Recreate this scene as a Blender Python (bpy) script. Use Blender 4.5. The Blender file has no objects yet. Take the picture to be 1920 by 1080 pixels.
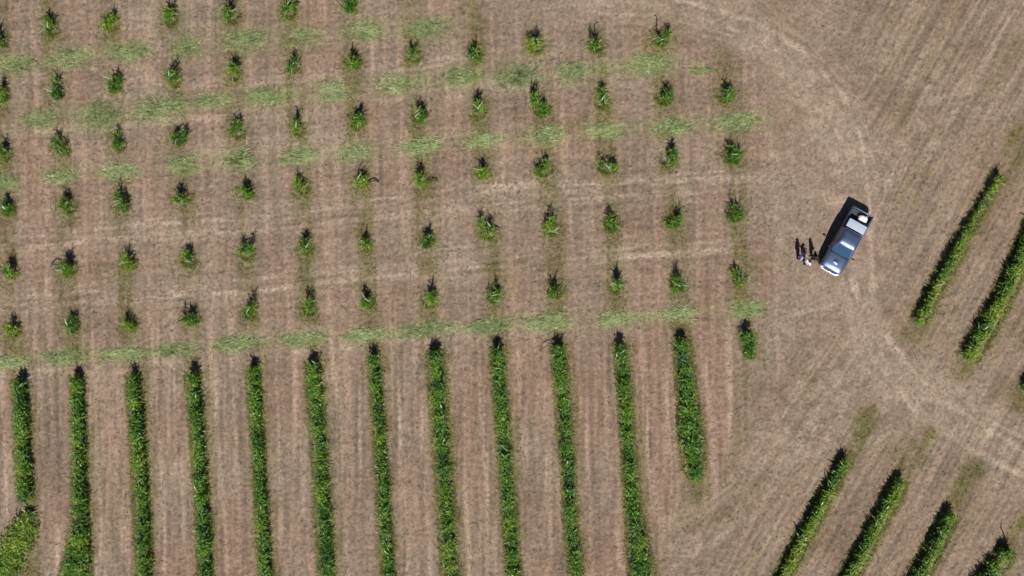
import bpy, math
import numpy as np
from mathutils import Vector, Matrix

R = math.radians
scene = bpy.context.scene
col = scene.collection

# ------------------------------------------------------------------ camera
CAM_H = 80.0
PPM = 25.0                         # photo pixels per metre on the ground
cam_d = bpy.data.cameras.new('camera')
cam = bpy.data.objects.new('camera', cam_d)
col.objects.link(cam)
cam.location = (0, 0, CAM_H)
cam.rotation_euler = (0, 0, 0)
cam_d.sensor_width = 36
cam_d.angle = 2 * math.atan(960 / PPM / CAM_H)
cam_d.clip_end = 3000
scene.camera = cam

# ------------------------------------------------------------------ light
SUN_EL = 51.0
world = bpy.data.worlds.new('World')
scene.world = world
world.use_nodes = True
wn = world.node_tree.nodes
wl = world.node_tree.links
sky = wn.new('ShaderNodeTexSky')
sky.sky_type = 'NISHITA'
sky.sun_disc = False
sky.sun_elevation = R(SUN_EL)
sky.sun_rotation = R(176)
sky.dust_density = 0.4
sky.air_density = 0.6
wl.new(sky.outputs[0], wn['Background'].inputs[0])
wn['Background'].inputs[1].default_value = 0.05
sun_d = bpy.data.lights.new('sun', 'SUN')
sun_d.energy = 5.0
sun_d.angle = R(0.5)
sun_d.color = (1.0, 0.95, 0.88)
sun = bpy.data.objects.new('sun', sun_d)
col.objects.link(sun)
sun.location = (5, -40, 60)
sun.rotation_euler = (R(90 - SUN_EL), 0, R(3))
scene.view_settings.view_transform = 'Standard'
scene.view_settings.look = 'None'
scene.view_settings.exposure = 0.06
scene.view_settings.gamma = 1.0
scene.view_settings.use_curve_mapping = False

# ------------------------------------------------------------------ helpers
def W(px, py, h=0.0):
    k = 1 - h / CAM_H
    return ((px - 960) / PPM * k, (540 - py) / PPM * k)

def tag(o, label=None, cat=None, group=None, kind=None):
    if label: o['label'] = label
    if cat: o['category'] = cat
    if group: o['group'] = group
    if kind: o['kind'] = kind
    return o

def empty(name, loc=(0, 0, 0), rz=0.0):
    o = bpy.data.objects.new(name, None)
    o.empty_display_size = 0.2
    o.location = loc
    o.rotation_euler = (0, 0, rz)
    col.objects.link(o)
    return o

def np_mesh(name, V, F, mats, smooth=False, attrs=None):
    """V (n,3), F list of (m,k) int arrays."""
    me = bpy.data.meshes.new(name)
    if not isinstance(F, list): F = [F]
    V = np.ascontiguousarray(V, dtype=np.float32)
    me.vertices.add(len(V))
    me.vertices.foreach_set('co', V.ravel())
    loops = np.concatenate([f.ravel() for f in F]).astype(np.int32)
    sizes = np.concatenate([np.full(len(f), f.shape[1], np.int32) for f in F])
    starts = np.concatenate([[0], np.cumsum(sizes)[:-1]]).astype(np.int32)
    me.loops.add(len(loops))
    me.loops.foreach_set('vertex_index', loops)
    me.polygons.add(len(sizes))
    me.polygons.foreach_set('loop_start', starts)
    me.polygons.foreach_set('use_smooth', np.full(len(sizes), bool(smooth)))
    if attrs:
        for k, a in attrs.items():
            at = me.attributes.new(k, 'FLOAT', 'POINT')
            at.data.foreach_set('value', np.ascontiguousarray(a, dtype=np.float32).ravel())
    me.update(calc_edges=True)
    for m in (mats if isinstance(mats, (list, tuple)) else [mats]):
        me.materials.append(m)
    return me

def link(name, me, parent=None):
    o = bpy.data.objects.new(name, me)
    col.objects.link(o)
    if parent is not None: o.parent = parent
    return o

def sstep(a, b, x):
    t = np.clip((x - a) / (b - a), 0, 1)
    return t * t * (3 - 2 * t)

# ------------------------------------------------------------------ node helpers
def new_mat(name):
    m = bpy.data.materials.new(name)
    m.use_nodes = True
    nt = m.node_tree
    return m, nt, nt.nodes['Principled BSDF']

def nd(nt, t, **kw):
    n = nt.nodes.new(t)
    for k, v in kw.items(): setattr(n, k, v)
    return n

def mix(nt, fac, a, b, mode='MIX'):
    n = nt.nodes.new('ShaderNodeMix')
    n.data_type = 'RGBA'
    n.blend_type = mode
    for sock, v in ((n.inputs[0], fac), (n.inputs[6], a), (n.inputs[7], b)):
        if hasattr(v, 'default_value') or hasattr(v, 'is_linked'):
            nt.links.new(v, sock)
        elif isinstance(v, (int, float)):
            sock.default_value = v
        else:
            sock.default_value = (v[0], v[1], v[2], 1)
    return n.outputs[2]

def math_n(nt, op, a, b=None, clamp=False):
    n = nt.nodes.new('ShaderNodeMath')
    n.operation = op
    n.use_clamp = clamp
    for i, v in enumerate((a, b)):
        if v is None: continue
        if isinstance(v, (int, float)): n.inputs[i].default_value = v
        else: nt.links.new(v, n.inputs[i])
    return n.outputs[0]

def ramp(nt, fac, lo, hi, vlo=0.0, vhi=1.0):
    n = nt.nodes.new('ShaderNodeMapRange')
    n.interpolation_type = 'SMOOTHSTEP'
    nt.links.new(fac, n.inputs[0])
    n.inputs[1].default_value = lo; n.inputs[2].default_value = hi
    n.inputs[3].default_value = vlo; n.inputs[4].default_value = vhi
    return n.outputs[0]

def attr(nt, name):
    n = nd(nt, 'ShaderNodeAttribute', attribute_name=name)
    return n.outputs['Fac']

def noise(nt, vec, scale, detail=3, rough=0.55, dist=0.0):
    n = nt.nodes.new('ShaderNodeTexNoise')
    n.inputs['Scale'].default_value = scale
    n.inputs['Detail'].default_value = detail
    n.inputs['Roughness'].default_value = rough
    n.inputs['Distortion'].default_value = dist
    if vec is not None: nt.links.new(vec, n.inputs['Vector'])
    return n.outputs['Fac']

# ------------------------------------------------------------------ materials
def leaf_material(name, dark, mid, light, rough=0.42, trans=0.22, spec=0.5):
    m, nt, p = new_mat(name)
    t = attr(nt, 'tint')
    geo = nd(nt, 'ShaderNodeNewGeometry')
    n1 = noise(nt, geo.outputs['Position'], 0.75, 2)
    f = math_n(nt, 'ADD', t, math_n(nt, 'MULTIPLY', math_n(nt, 'SUBTRACT', n1, 0.5), 1.3), clamp=True)
    c = mix(nt, ramp(nt, f, 0.0, 0.5), dark, mid)
    c = mix(nt, ramp(nt, f, 0.5, 1.0), c, light)
    nt.links.new(c, p.inputs['Base Color'])
    p.inputs['Roughness'].default_value = rough
    p.inputs['Specular IOR Level'].default_value = spec
    tr = nd(nt, 'ShaderNodeBsdfTranslucent')
    nt.links.new(c, tr.inputs['Color'])
    ms = nd(nt, 'ShaderNodeMixShader')
    ms.inputs[0].default_value = trans
    nt.links.new(p.outputs[0], ms.inputs[1])
    nt.links.new(tr.outputs[0], ms.inputs[2])
    nt.links.new(ms.outputs[0], nt.nodes['Material Output'].inputs[0])
    return m

def plain(name, c, rough=0.6, metal=0.0, spec=0.5, coat=0.0, var=0.12, scale=6.0, bump=0.0, trans=0.0):
    m, nt, p = new_mat(name)
    tc = nd(nt, 'ShaderNodeTexCoord')
    n = noise(nt, tc.outputs['Object'], scale, 4)
    lo = tuple(x * (1 - var) for x in c); hi = tuple(min(1, x * (1 + var)) for x in c)
    nt.links.new(mix(nt, n, lo, hi), p.inputs['Base Color'])
    p.inputs['Roughness'].default_value = rough
    p.inputs['Metallic'].default_value = metal
    p.inputs['Specular IOR Level'].default_value = spec
    p.inputs['Coat Weight'].default_value = coat
    p.inputs['Coat Roughness'].default_value = 0.06
    if bump:
        b = nd(nt, 'ShaderNodeBump')
        b.inputs['Strength'].default_value = bump
        b.inputs['Distance'].default_value = 0.02
        nt.links.new(n, b.inputs['Height'])
        nt.links.new(b.outputs[0], p.inputs['Normal'])
    return m

M_leaf = leaf_material('crop_leaf', (0.032, 0.10, 0.015), (0.10, 0.245, 0.021), (0.26, 0.37, 0.034), trans=0.34)
M_leaf_r = leaf_material('crop_leaf_yellower', (0.040, 0.11, 0.015), (0.13, 0.26, 0.024), (0.29, 0.37, 0.045), trans=0.34)  # slightly lighter, yellower leaf green for the right-hand rows and weed strip
M_stem = plain('crop_stem', (0.10, 0.12, 0.045), 0.7)
M_drystem = plain('dry_stem', (0.05, 0.037, 0.024), 0.8)
M_glintleaf = plain('glint_leaf', (0.30, 0.38, 0.26), 0.35, var=0.2)  # pale colour stands in for the sun glint on a leaf blade
M_cut = leaf_material('cut_grass', (0.16, 0.215, 0.075), (0.32, 0.40, 0.16), (0.51, 0.55, 0.28), rough=0.6, trans=0.1)
M_straw = leaf_material('straw', (0.118, 0.087, 0.062), (0.235, 0.178, 0.132), (0.40, 0.32, 0.245), rough=0.75, trans=0.0, spec=0.2)
M_grass = leaf_material('short_grass', (0.085, 0.085, 0.025), (0.16, 0.16, 0.045), (0.33, 0.33, 0.10), rough=0.65, trans=0.1, spec=0.25)
M_weed = leaf_material('weed_leaf', (0.05, 0.09, 0.012), (0.14, 0.18, 0.025), (0.24, 0.26, 0.05), rough=0.55, trans=0.2, spec=0.3)

# ground
def ground_material():
    m, nt, p = new_mat('ground_soil')
    geo = nd(nt, 'ShaderNodeNewGeometry')
    P = geo.outputs['Position']
    big = noise(nt, P, 0.16, 3)
    midn = noise(nt, P, 0.9, 4, 0.6)
    fine = noise(nt, P, 4.5, 5, 0.68, 0.4)
    grit = noise(nt, P, 13.0, 4, 0.7)
    c = mix(nt, ramp(nt, big, 0.35, 0.65), (0.232, 0.171, 0.125), (0.266, 0.203, 0.152))
    pk = math_n(nt, 'MULTIPLY', attr(nt, 'pink'), ramp(nt, midn, 0.33, 0.68, 0.45, 1.0))
    c = mix(nt, pk, c, (0.258, 0.160, 0.117))
    pl = math_n(nt, 'MULTIPLY', attr(nt, 'pale'), ramp(nt, fine, 0.3, 0.65, 0.6, 1.0))
    c = mix(nt, pl, c, (0.43, 0.34, 0.262))
    ol = math_n(nt, 'MULTIPLY', attr(nt, 'olive'), ramp(nt, fine, 0.3, 0.62, 0.5, 1.0))
    c = mix(nt, ol, c, (0.135, 0.115, 0.042))
    gr = math_n(nt, 'MULTIPLY', attr(nt, 'green'), ramp(nt, fine, 0.32, 0.62, 0.35, 1.0))
    c = mix(nt, gr, c, (0.26, 0.32, 0.12))
    st = attr(nt, 'streak')
    c = mix(nt, 1.0, c, ramp_col(nt, st, 0.0, 1.0, 0.62, 1.38), 'MULTIPLY')
    c = mix(nt, 1.0, c, ramp_col(nt, fine, 0.28, 0.72, 0.78, 1.19), 'MULTIPLY')
    c = mix(nt, 1.0, c, ramp_col(nt, grit, 0.25, 0.75, 0.80, 1.17), 'MULTIPLY')
    nt.links.new(c, p.inputs['Base Color'])
    p.inputs['Roughness'].default_value = 0.95
    p.inputs['Specular IOR Level'].default_value = 0.15
    b = nd(nt, 'ShaderNodeBump')
    b.inputs['Strength'].default_value = 0.4
    b.inputs['Distance'].default_value = 0.05
    h = math_n(nt, 'ADD', fine, math_n(nt, 'MULTIPLY', grit, 0.5))
    nt.links.new(h, b.inputs['Height'])
    nt.links.new(b.outputs[0], p.inputs['Normal'])
    return m

def ramp_col(nt, fac, lo, hi, vlo, vhi):
    v = ramp(nt, fac, lo, hi, vlo, vhi)
    n = nt.nodes.new('ShaderNodeCombineColor')
    for i in range(3): nt.links.new(v, n.inputs[i])
    return n.outputs[0]

M_ground = ground_material()

# ------------------------------------------------------------------ layout data (photo pixels)
CLUMPS = [
    [(0, 68, 22, 30), (93, 48, 26, 34), (205, 38, 31, 36), (317, 25, 28, 44), (431, 22, 30, 36), (542, 14, 24, 36), (652, 3, 34, 26)],
    [(2, 172, 20, 34), (103, 165, 26, 34), (210, 152, 27, 36), (324, 144, 27, 34), (436, 133, 27, 30), (549, 119, 22, 26), (660, 110, 32, 24), (776, 101, 28, 24), (891, 91, 25, 28), (1006, 82, 36, 28), (1118, 80, 30, 24), (1239, 67, 36, 32)],
    [(7, 282, 22, 36), (114, 274, 27, 28), (219, 266, 26, 30), (332, 253, 30, 30), (444, 240, 31, 38), (557, 236, 24, 36), (668, 222, 30, 40), (783, 208, 30, 42), (898, 204, 25, 34), (1017, 191, 38, 50), (1129, 185, 28, 36), (1246, 176, 33, 38), (1363, 170, 40, 36)],
    [(12, 390, 26, 24), (125, 382, 34, 30), (229, 374, 28, 34), (343, 363, 34, 26), (459, 354, 32, 28), (566, 348, 27, 28), (677, 334, 30, 30), (793, 331, 34, 26), (905, 318, 31, 28), (1022, 313, 35, 28), (1139, 307, 34, 32), (1255, 293, 34, 32), (1375, 285, 42, 36)],
    [(17, 507, 26, 26), (125, 500, 34, 34), (237, 490, 36, 28), (350, 483, 33, 32), (460, 471, 28, 30), (573, 461, 27, 28), (684, 455, 21, 32), (800, 444, 30, 32), (915, 433, 31, 32), (1035, 426, 34, 30), (1149, 416, 30, 32), (1264, 408, 34, 34), (1381, 396, 30, 32)],
    [(22, 616, 27, 28), (131, 607, 28, 32), (241, 603, 26, 28), (356, 594, 32, 28), (467, 582, 28, 34), (579, 576, 28, 30), (689, 562, 22, 28), (804, 559, 33, 36), (925, 549, 26, 36), (1042, 541, 32, 34), (1155, 532, 27, 38), (1272, 524, 30, 40), (1389, 516, 28, 38)],
]
HEDGES = [   # centre lines with full widths (photo px)
    [(37, 712, 30), (42, 800, 30), (46, 880, 30), (50, 938, 26)],
    [(144, 705, 24), (148, 800, 25), (150, 900, 27), (153, 980, 32), (147, 1040, 50), (142, 1080, 64), (139, 1120, 66)],
    [(250, 703, 28), (258, 800, 28), (264, 900, 30), (269, 1000, 31), (271, 1080, 31), (272, 1120, 31)],
    [(362, 698, 28), (370, 800, 27), (376, 900, 26), (383, 1000, 28), (387, 1080, 29), (389, 1120, 29)],
    [(475, 690, 25), (482, 800, 24), (488, 900, 23), (494, 1000, 25), (500, 1080, 26), (502, 1120, 26)],
    [(587, 678, 30), (595, 780, 31), (602, 880, 31), (608, 980, 31), (614, 1080, 32), (617, 1120, 32)],
    [(700, 668, 21), (708, 760, 22), (715, 860, 23), (722, 970, 24), (729, 1080, 24), (732, 1120, 24)],
    [(815, 656, 33), (822, 740, 34), (830, 850, 33), (837, 960, 33), (845, 1080, 34), (848, 1120, 34)],
    [(932, 652, 25), (938, 740, 25), (947, 850, 26), (955, 960, 27), (963, 1080, 28), (966, 1120, 28)],
    [(1047, 648, 25), (1055, 740, 25), (1063, 850, 25), (1070, 960, 25), (1080, 1080, 26), (1083, 1120, 26)],
    [(1163, 645, 24), (1171, 740, 24), (1179, 850, 25), (1188, 960, 31), (1198, 1040, 46), (1204, 1080, 50), (1210, 1120, 50)],
    [(1277, 635, 32), (1288, 740, 38), (1297, 830, 50), (1301, 880, 40), (1302, 900, 18)],
    [(1400, 622, 30), (1404, 650, 28), (1406, 674, 14)],
]
RHEDGES = [
    [(1876, 328, 6), (1850, 372, 13), (1824, 416, 20), (1774, 506, 26), (1720, 606, 30)],
    [(1944, 410, 40), (1892, 532, 40), (1850, 612, 42), (1814, 672, 42)],
    [(1982, 640, 34), (1944, 700, 34), (1924, 732, 24)],
    [(1586, 862, 24), (1550, 930, 28), (1514, 992, 28), (1470, 1080, 30), (1450, 1120, 30)],
    [(1690, 898, 32), (1654, 966, 34), (1618, 1034, 34), (1594, 1080, 36), (1572, 1120, 36)],
    [(1784, 962, 30), (1758, 1012, 36), (1724, 1080, 40), (1704, 1120, 40)],
    [(1893, 1030, 36), (1866, 1066, 44), (1828, 1120, 48)],
]
SWATHS = [
    [(28, 121, 38, 18), (132, 108, 42, 18), (238, 98, 42, 18), (350, 86, 30, 22), (462, 77, 45, 22), (572, 70, 30, 20), (688, 58, 36, 20), (802, 53, 44, 18)],
    [(76, 223, 36, 18), (185, 220, 40, 24), (298, 205, 46, 24), (398, 190, 44, 14), (500, 182, 46, 18), (622, 172, 36, 20), (742, 158, 40, 18), (866, 145, 34, 18), (970, 142, 42, 20), (1076, 136, 32, 18), (1216, 122, 44, 20), (1314, 132, 20, 6)],
    [(8, 342, 28, 16), (114, 331, 36, 13), (225, 321, 36, 14), (342, 310, 33, 17), (450, 300, 32, 19), (562, 292, 35, 16), (668, 286, 36, 17), (790, 276, 40, 17), (905, 262, 36, 15), (1026, 255, 40, 17), (1135, 245, 38, 15), (1256, 238, 44, 17), (1377, 228, 50, 17)],
    [(16, 681, 36, 13), (124, 670, 42, 14), (236, 663, 46, 13), (334, 656, 42, 12), (446, 645, 48, 13), (564, 636, 50, 14), (680, 629, 40, 13), (800, 619, 50, 15), (916, 612, 46, 14), (1026, 603, 50, 15), (1156, 598, 36, 14), (1276, 589, 36, 13), (1398, 579, 36, 16)],
]
TRUCK_PX = (1580.5, 453)
PEOPLE_PX = [(1496, 482), (1507, 492), (1521.5, 482.5)]

# column centre lines through clumps and hedges, px
COLS = []
for k in range(13):
    pts = []
    for r, row in enumerate(CLUMPS):
        if k < len(row): pts.append((row[k][1], row[k][0]))
    for p_ in HEDGES[k]: pts.append((p_[1], p_[0]))
    pts.sort()
    COLS.append(pts)
COLS.insert(0, [(y, x - 112) for y, x in COLS[0]])

# ------------------------------------------------------------------ ground grid
rng = np.random.default_rng(11)
DX = 0.115
gx = np.arange(-43, 43.001, DX)
gy = np.arange(-25, 25.001, DX)
NX, NY = len(gx), len(gy)

def field(lx, ly, ang=0.0, seed=0):
    """smooth random field, unit variance, correlation lengths lx, ly metres along axes turned by ang"""
    r = np.random.default_rng(seed)
    f = np.fft.rfft2(r.standard_normal((NY, NX)))
    ky = np.fft.fftfreq(NY, DX)[:, None] * 2 * np.pi
    kx = np.fft.rfftfreq(NX, DX)[None, :] * 2 * np.pi
    ca, sa = math.cos(ang), math.sin(ang)
    ku = kx * ca + ky * sa; kv = -kx * sa + ky * ca
    f *= np.exp(-0.5 * ((ku * lx) ** 2 + (kv * ly) ** 2) * 0.5)
    o = np.fft.irfft2(f, s=(NY, NX))
    return (o - o.mean()) / o.std()

XX, YY = np.meshgrid(gx, gy)
PX = XX * PPM + 960
PY = 540 - YY * PPM

def dist_poly(px, py, pts):
    d = np.full(px.shape, 1e9)
    for (x0, y0), (x1, y1) in zip(pts[:-1], pts[1:]):
        vx, vy = x1 - x0, y1 - y0
        L2 = vx * vx + vy * vy
        t = np.clip(((px - x0) * vx + (py - y0) * vy) / L2, 0, 1)
        d = np.minimum(d, np.hypot(px - x0 - t * vx, py - y0 - t * vy))
    return d

# right edge of the main field
edge_y = np.array([-200, 0, 60, 130, 300, 560, 700, 905, 985, 1080, 1300])
edge_x = np.array([900, 1000, 1290, 1410, 1440, 1450, 1432, 1335, 1245, 1235, 1250])
top_cut = np.interp(PX, [0, 600, 1000, 1300], [-400, -60, 20, 40])     # the top headland
main = sstep(45, -25, PX - np.interp(PY, edge_y, edge_x) + 18 * field(2, 2, seed=5)) * sstep(-20, 25, PY - top_cut)
# nearest column
dcol = np.full(PX.shape, 1e9); sgn = np.zeros(PX.shape)
for pts in COLS:
    ys = np.array([p[0] for p in pts], float); xs = np.array([p[1] for p in pts], float)
    sl0 = (xs[1] - xs[0]) / max(ys[1] - ys[0], 1)
    xc = np.interp(PY, ys, xs)
    xc = np.where(PY < ys[0], xs[0] + (PY - ys[0]) * -0.08 * -1, xc)
    d = PX - xc
    m_ = np.abs(d) < dcol
    dcol = np.where(m_, np.abs(d), dcol); sgn = np.where(m_, np.sign(d), sgn)

DIAG = math.atan2(260, 145)           # direction of the right-hand rows in world axes
sv = field(0.10, 1.6, 0.0, 21)        # streaks along the main columns
sv2 = field(0.16, 5.0, 0.02, 22)
sh = field(1.6, 0.10, -0.09 * -1, 23) # streaks across (mower lanes)
sd = field(1.8, 0.10, DIAG, 24)       # streaks along right-hand rows
sd2 = field(5.0, 0.22, DIAG, 25)
n_small = field(0.09, 0.09, 0, 26)
n_mid = field(0.5, 0.5, 0, 27)
n_big = field(2.2, 2.2, 0, 28)
n_huge = field(5, 5, 0, 29)

# region of the right-hand diagonal fields
diag = sstep(-60, 60, (PX - np.interp(PY, [0, 250, 560, 700, 760, 860, 1000, 1080], [1560, 1640, 1690, 1720, 1800, 1500, 1330, 1300])) + 25 * n_big)
diag = diag * (1 - main)
# travelled tracks (px, half width px, strength)
TRACKS = [
    ([(1180, -20), (1300, 8), (1400, 35), (1500, 90), (1580, 180), (1618, 270), (1632, 400), (1636, 560), (1672, 650), (1760, 745), (1850, 805), (1960, 870)], 5, .75),
    ([(1150, -5), (1290, 28), (1390, 60), (1470, 105), (1545, 190), (1588, 290), (1600, 350)], 5, .55),
    ([(1600, 520), (1612, 600), (1640, 680), (1720, 775), (1820, 845), (1960, 915)], 6, .75),
    ([(1620, 540), (1632, 620), (1665, 690), (1745, 768), (1840, 830), (1960, 893)], 3, .4),
    ([(1670, 640), (1740, 720), (1820, 775), (1960, 840)], 3, .5),
    ([(1490, 590), (1560, 574), (1600, 545), (1625, 500)], 4, .4),
    ([(1460, 300), (1520, 262), (1600, 200), (1700, 60), (1730, -20)], 7, .3),
    ([(1660, 330), (1720, 230), (1800, 110), (1880, -20)], 6, .35),
    ([(1250, 1000), (1310, 965), (1390, 920), (1480, 800), (1540, 720)], 9, .35),
    ([(1270, 1060), (1360, 1000), (1430, 930), (1500, 830), (1570, 700)], 8, .4),
    ([(1400, 1080), (1470, 960), (1540, 840), (1600, 730)], 6, .3),
    ([(1440, 250), (1460, 400), (1462, 560), (1450, 700)], 10, .25),
    ([(1000, 14), (1150, 4), (1300, 22)], 6, .4),
]
LANES = [
    ([(-20, 449), (200, 428), (420, 412), (700, 374), (950, 352), (1260, 338), (1420, 332)], 3.0, .8),
    ([(-20, 470), (130, 455), (330, 437), (480, 432), (700, 408), (1000, 376), (1300, 362)], 2.5, .6),
    ([(-20, 588), (150, 566), (300, 560), (480, 546), (700, 522), (900, 500), (1200, 480), (1400, 462)], 3.0, .8),
    ([(-20, 560), (120, 548), (330, 540), (500, 520), (760, 500), (1000, 478), (1220, 462)], 2.5, .5),
    ([(0, 145), (180, 128), (330, 165), (560, 150), (790, 128), (860, 112)], 2.5, .5),
    ([(200, 182), (430, 158), (700, 130), (870, 105)], 2.5, .5),
    ([(-20, 250), (200, 240), (330, 228), (520, 205), (760, 182), (1010, 160), (1180, 145)], 2.5, .5),
    ([(-20, 700), (150, 690), (240, 683), (400, 672), (620, 655), (760, 640), (1040, 618)], 3.0, .5),
    ([(60, 285), (280, 300), (600, 262), (840, 250)], 2.2, .35),
]
def offset_line(pts, o):
    P = np.array(pts, float)
    T_ = np.gradient(P, axis=0); T_ /= np.hypot(T_[:, 0], T_[:, 1])[:, None]
    return [tuple(q) for q in P + np.stack([T_[:, 1], -T_[:, 0]], -1) * o]
rb = np.random.default_rng(8)
BUNDLES = [
    ([(1050, -12), (1180, -6), (1300, 12), (1400, 40), (1500, 95), (1575, 180), (1612, 270), (1628, 400)], (-50, 40), 9),
    ([(1625, 480), (1632, 560), (1668, 650), (1750, 750), (1850, 820), (1980, 895)], (-34, 44), 11),
    ([(1250, 1010), (1330, 975), (1400, 920), (1480, 810), (1545, 720), (1600, 640)], (-70, 40), 11),
    ([(1640, 420), (1690, 290), (1760, 170), (1830, 60), (1880, -20)], (-60, 60), 12),
    ([(1465, 200), (1475, 350), (1480, 520), (1470, 680)], (-25, 70), 6),
    ([(1560, 960), (1640, 830), (1700, 800)], (-20, 60), 4),
]
for pts, (a_, b_), nb_ in BUNDLES:
    for q_ in range(nb_):
        o_ = rb.uniform(a_, b_)
        TRACKS.append((offset_line(pts, o_), 1.8 + 1.8 * rb.random(), (0.22 + 0.30 * rb.random()) * (0.45 if pts[0] == (1465, 200) else 1.0)))
pale = np.zeros(PX.shape); rut = np.zeros(PX.shape); dline = np.zeros(PX.shape)
wob = 3.0 * n_mid
gate = [field(0.6, 0.6, 0, 300 + i) for i in range(5)]
for ti, (pts, hw, s) in enumerate(TRACKS):
    d = dist_poly(PX, PY, pts) + wob * 0.6
    t = np.exp(-(d / hw) ** 2) * min(1.0, s * 1.2)
    pale = np.maximum(pale, t * (0.55 + 0.45 * sstep(-1.2, 0.6, gate[ti % 5])))
    rut = np.maximum(rut, np.exp(-(d / (hw * 1.2)) ** 2) * s)
    dline = np.maximum(dline, np.exp(-((np.abs(d) - hw * 2.0) / (hw * 0.9)) ** 2) * s)
# wide worn band of the headland
band = dist_poly(PX, PY, [(1100, -40), (1330, 20), (1480, 110), (1580, 260), (1600, 450), (1610, 580), (1660, 690), (1780, 790), (1960, 900)])
worn = np.exp(-(band / 62) ** 2) * (1 - main)
pale = np.maximum(pale, 0.46 * worn * sstep(-1.5, 1.0, n_mid))
for i, (pts, hw, s) in enumerate(LANES):
    d = dist_poly(PX, PY, pts) + wob * 0.5
    t = np.exp(-(d / (hw * 1.2)) ** 2) * min(1.0, s * 1.25)
    pale = np.maximum(pale, t * sstep(-1.3, 0.5, field(1.2, 0.3, 0, 340 + i)))
    # thatch band around the lane
    pale = np.maximum(pale, 0.50 * s * np.exp(-(d / 18) ** 2) * sstep(-1.6, 1.2, sh + 0.4 * n_mid))
# light wheel lines between the rows
wheel = np.exp(-((dcol - 38) / 5.5) ** 2) * main
pale = np.maximum(pale, 0.42 * wheel * sstep(-1.2, 1.2, sv2 + 0.6 * sv) * np.where(PY > 600, 1.0, 0.55))

# olive strips beside the rows
ol = np.exp(-(np.maximum(dcol - 9, 0) / 12.0) ** 2)
ol *= np.clip(0.62 + 0.24 * n_mid + 0.22 * sv2 + 0.14 * n_big, 0, 1)
side = np.where(sgn > 0, 1.0, 0.7)
olive = ol * main * np.where(PY > 640, 1.0 * side, 0.85)
olive = np.maximum(olive, main * np.where(PY > 640, 0.62, 0.25) * (sgn > 0) * np.exp(-((dcol - 23) / 9.0) ** 2) * np.clip(0.6 + 0.3 * sv2 + 0.3 * n_mid, 0, 1))
# patches of thin green regrowth
olive = np.maximum(olive, main * 0.30 * sstep(0.9, 2.0, n_big + 0.4 * n_mid) * sstep(700, 500, PY))
for pts in RHEDGES:
    (x0, y0, _), (x1, y1, _) = pts[0], pts[-1]
    ux, uy = (x0 - x1), (y0 - y1); L = math.hypot(ux, uy)
    ux, uy = ux / L, uy / L
    d = dist_poly(PX, PY, [(x0 + ux * 90, y0 + uy * 90)] + [(p_[0], p_[1]) for p_ in pts] + [(x1 - ux * 25, y1 - uy * 25)])
    olive = np.maximum(olive, np.exp(-(np.maximum(d - 10, 0) / 16) ** 2) * np.clip(0.66 + 0.25 * n_mid + 0.25 * sd, 0, 1))
GHOST = [([(1905, 260), (1860, 350)], 16, .8), ([(1870, 0), (1800, 95), (1700, 190), (1690, 235)], 15, .45), ([(1900, 90), (1850, 170)], 20, .35),
         ([(1530, 700), (1500, 790), (1440, 880), (1400, 960)], 12, .42), ([(1580, 620), (1560, 700)], 10, .2), ([(1470, 180), (1500, 235)], 16, .25),
         ([(1440, 20), (1500, 60)], 18, .3), ([(1300, 905), (1305, 960), (1270, 985)], 16, .6), ([(1215, 930), (1240, 1000), (1235, 1080)], 14, .55),
         ([(1406, 690), (1402, 780), (1350, 920)], 13, .5), ([(1360, 105), (1380, 135)], 18, .5), ([(1600, 820), (1700, 850), (1720, 880)], 22, .35),
         ([(1820, 900), (1840, 960)], 18, .35), ([(1890, 720), (1870, 745)], 18, .5), ([(1780, 1040), (1850, 950)], 14, .3)]
for pts, hw, s in GHOST:
    d = dist_poly(PX, PY, pts) + 3 * n_mid
    olive = np.maximum(olive, s * np.exp(-(d / hw) ** 2) * np.clip(0.7 + 0.3 * n_mid + 0.2 * n_small, 0, 1))
olive = np.maximum(olive, diag * 0.35 * sstep(0.5, 1.8, sd2 + 0.3 * sd + 0.2 * n_mid))
olive = np.maximum(olive, (1 - main) * 0.25 * sstep(1.2, 2.4, n_big))
# soft green stain under the clippings
for row in SWATHS:
    for (x, y, hl, ht) in row:
        e = ((PX - x) / (hl * 1.1)) ** 2 + ((PY - y + 0.10 * (PX - x)) / (ht * 1.1)) ** 2
        olive = np.maximum(olive, 0.45 * np.exp(-e) * np.clip(0.7 + 0.4 * n_mid, 0, 1))

green = np.zeros(PX.shape)
n_gr = field(0.28, 0.12, 0.1, 81); n_gr2 = field(0.9, 0.4, 0.1, 82)
for li, row in enumerate(SWATHS):
    for (x, y, hl, ht) in row:
        e = (np.abs(PX - x) / (hl * 1.15)) ** 2.5 + (np.abs(PY - y + 0.10 * (PX - x)) / (ht * 1.05)) ** 2.2
        green = np.maximum(green, (0.85, 0.85, 0.8, 0.7)[li] * np.exp(-e) * np.clip(0.62 + 0.35 * n_gr + 0.3 * n_gr2, 0, 1))
    P_ = [(q[0], q[1]) for q in row]
    d = dist_poly(PX, PY, P_) + 2 * n_mid
    green = np.maximum(green, (0.5, 0.6, 0.2, 0.66)[li] * np.exp(-(d / 12) ** 2) * sstep(-0.6, 1.2, n_gr2 + 0.4 * n_gr))
pink = main * sstep(14, 30, dcol) * np.clip(0.46 + 0.28 * n_big + 0.16 * sv2 + 0.10 * n_huge, 0, 1) * 0.85
pink = np.maximum(pink, (1 - main) * np.clip(0.12 + 0.10 * n_big + 0.06 * n_huge, 0, 1))
pink = np.maximum(pink, 0.75 * sstep(1.9, 2.7, n_mid + 0.5 * n_big) * (0.3 + 0.7 * main))

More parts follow.
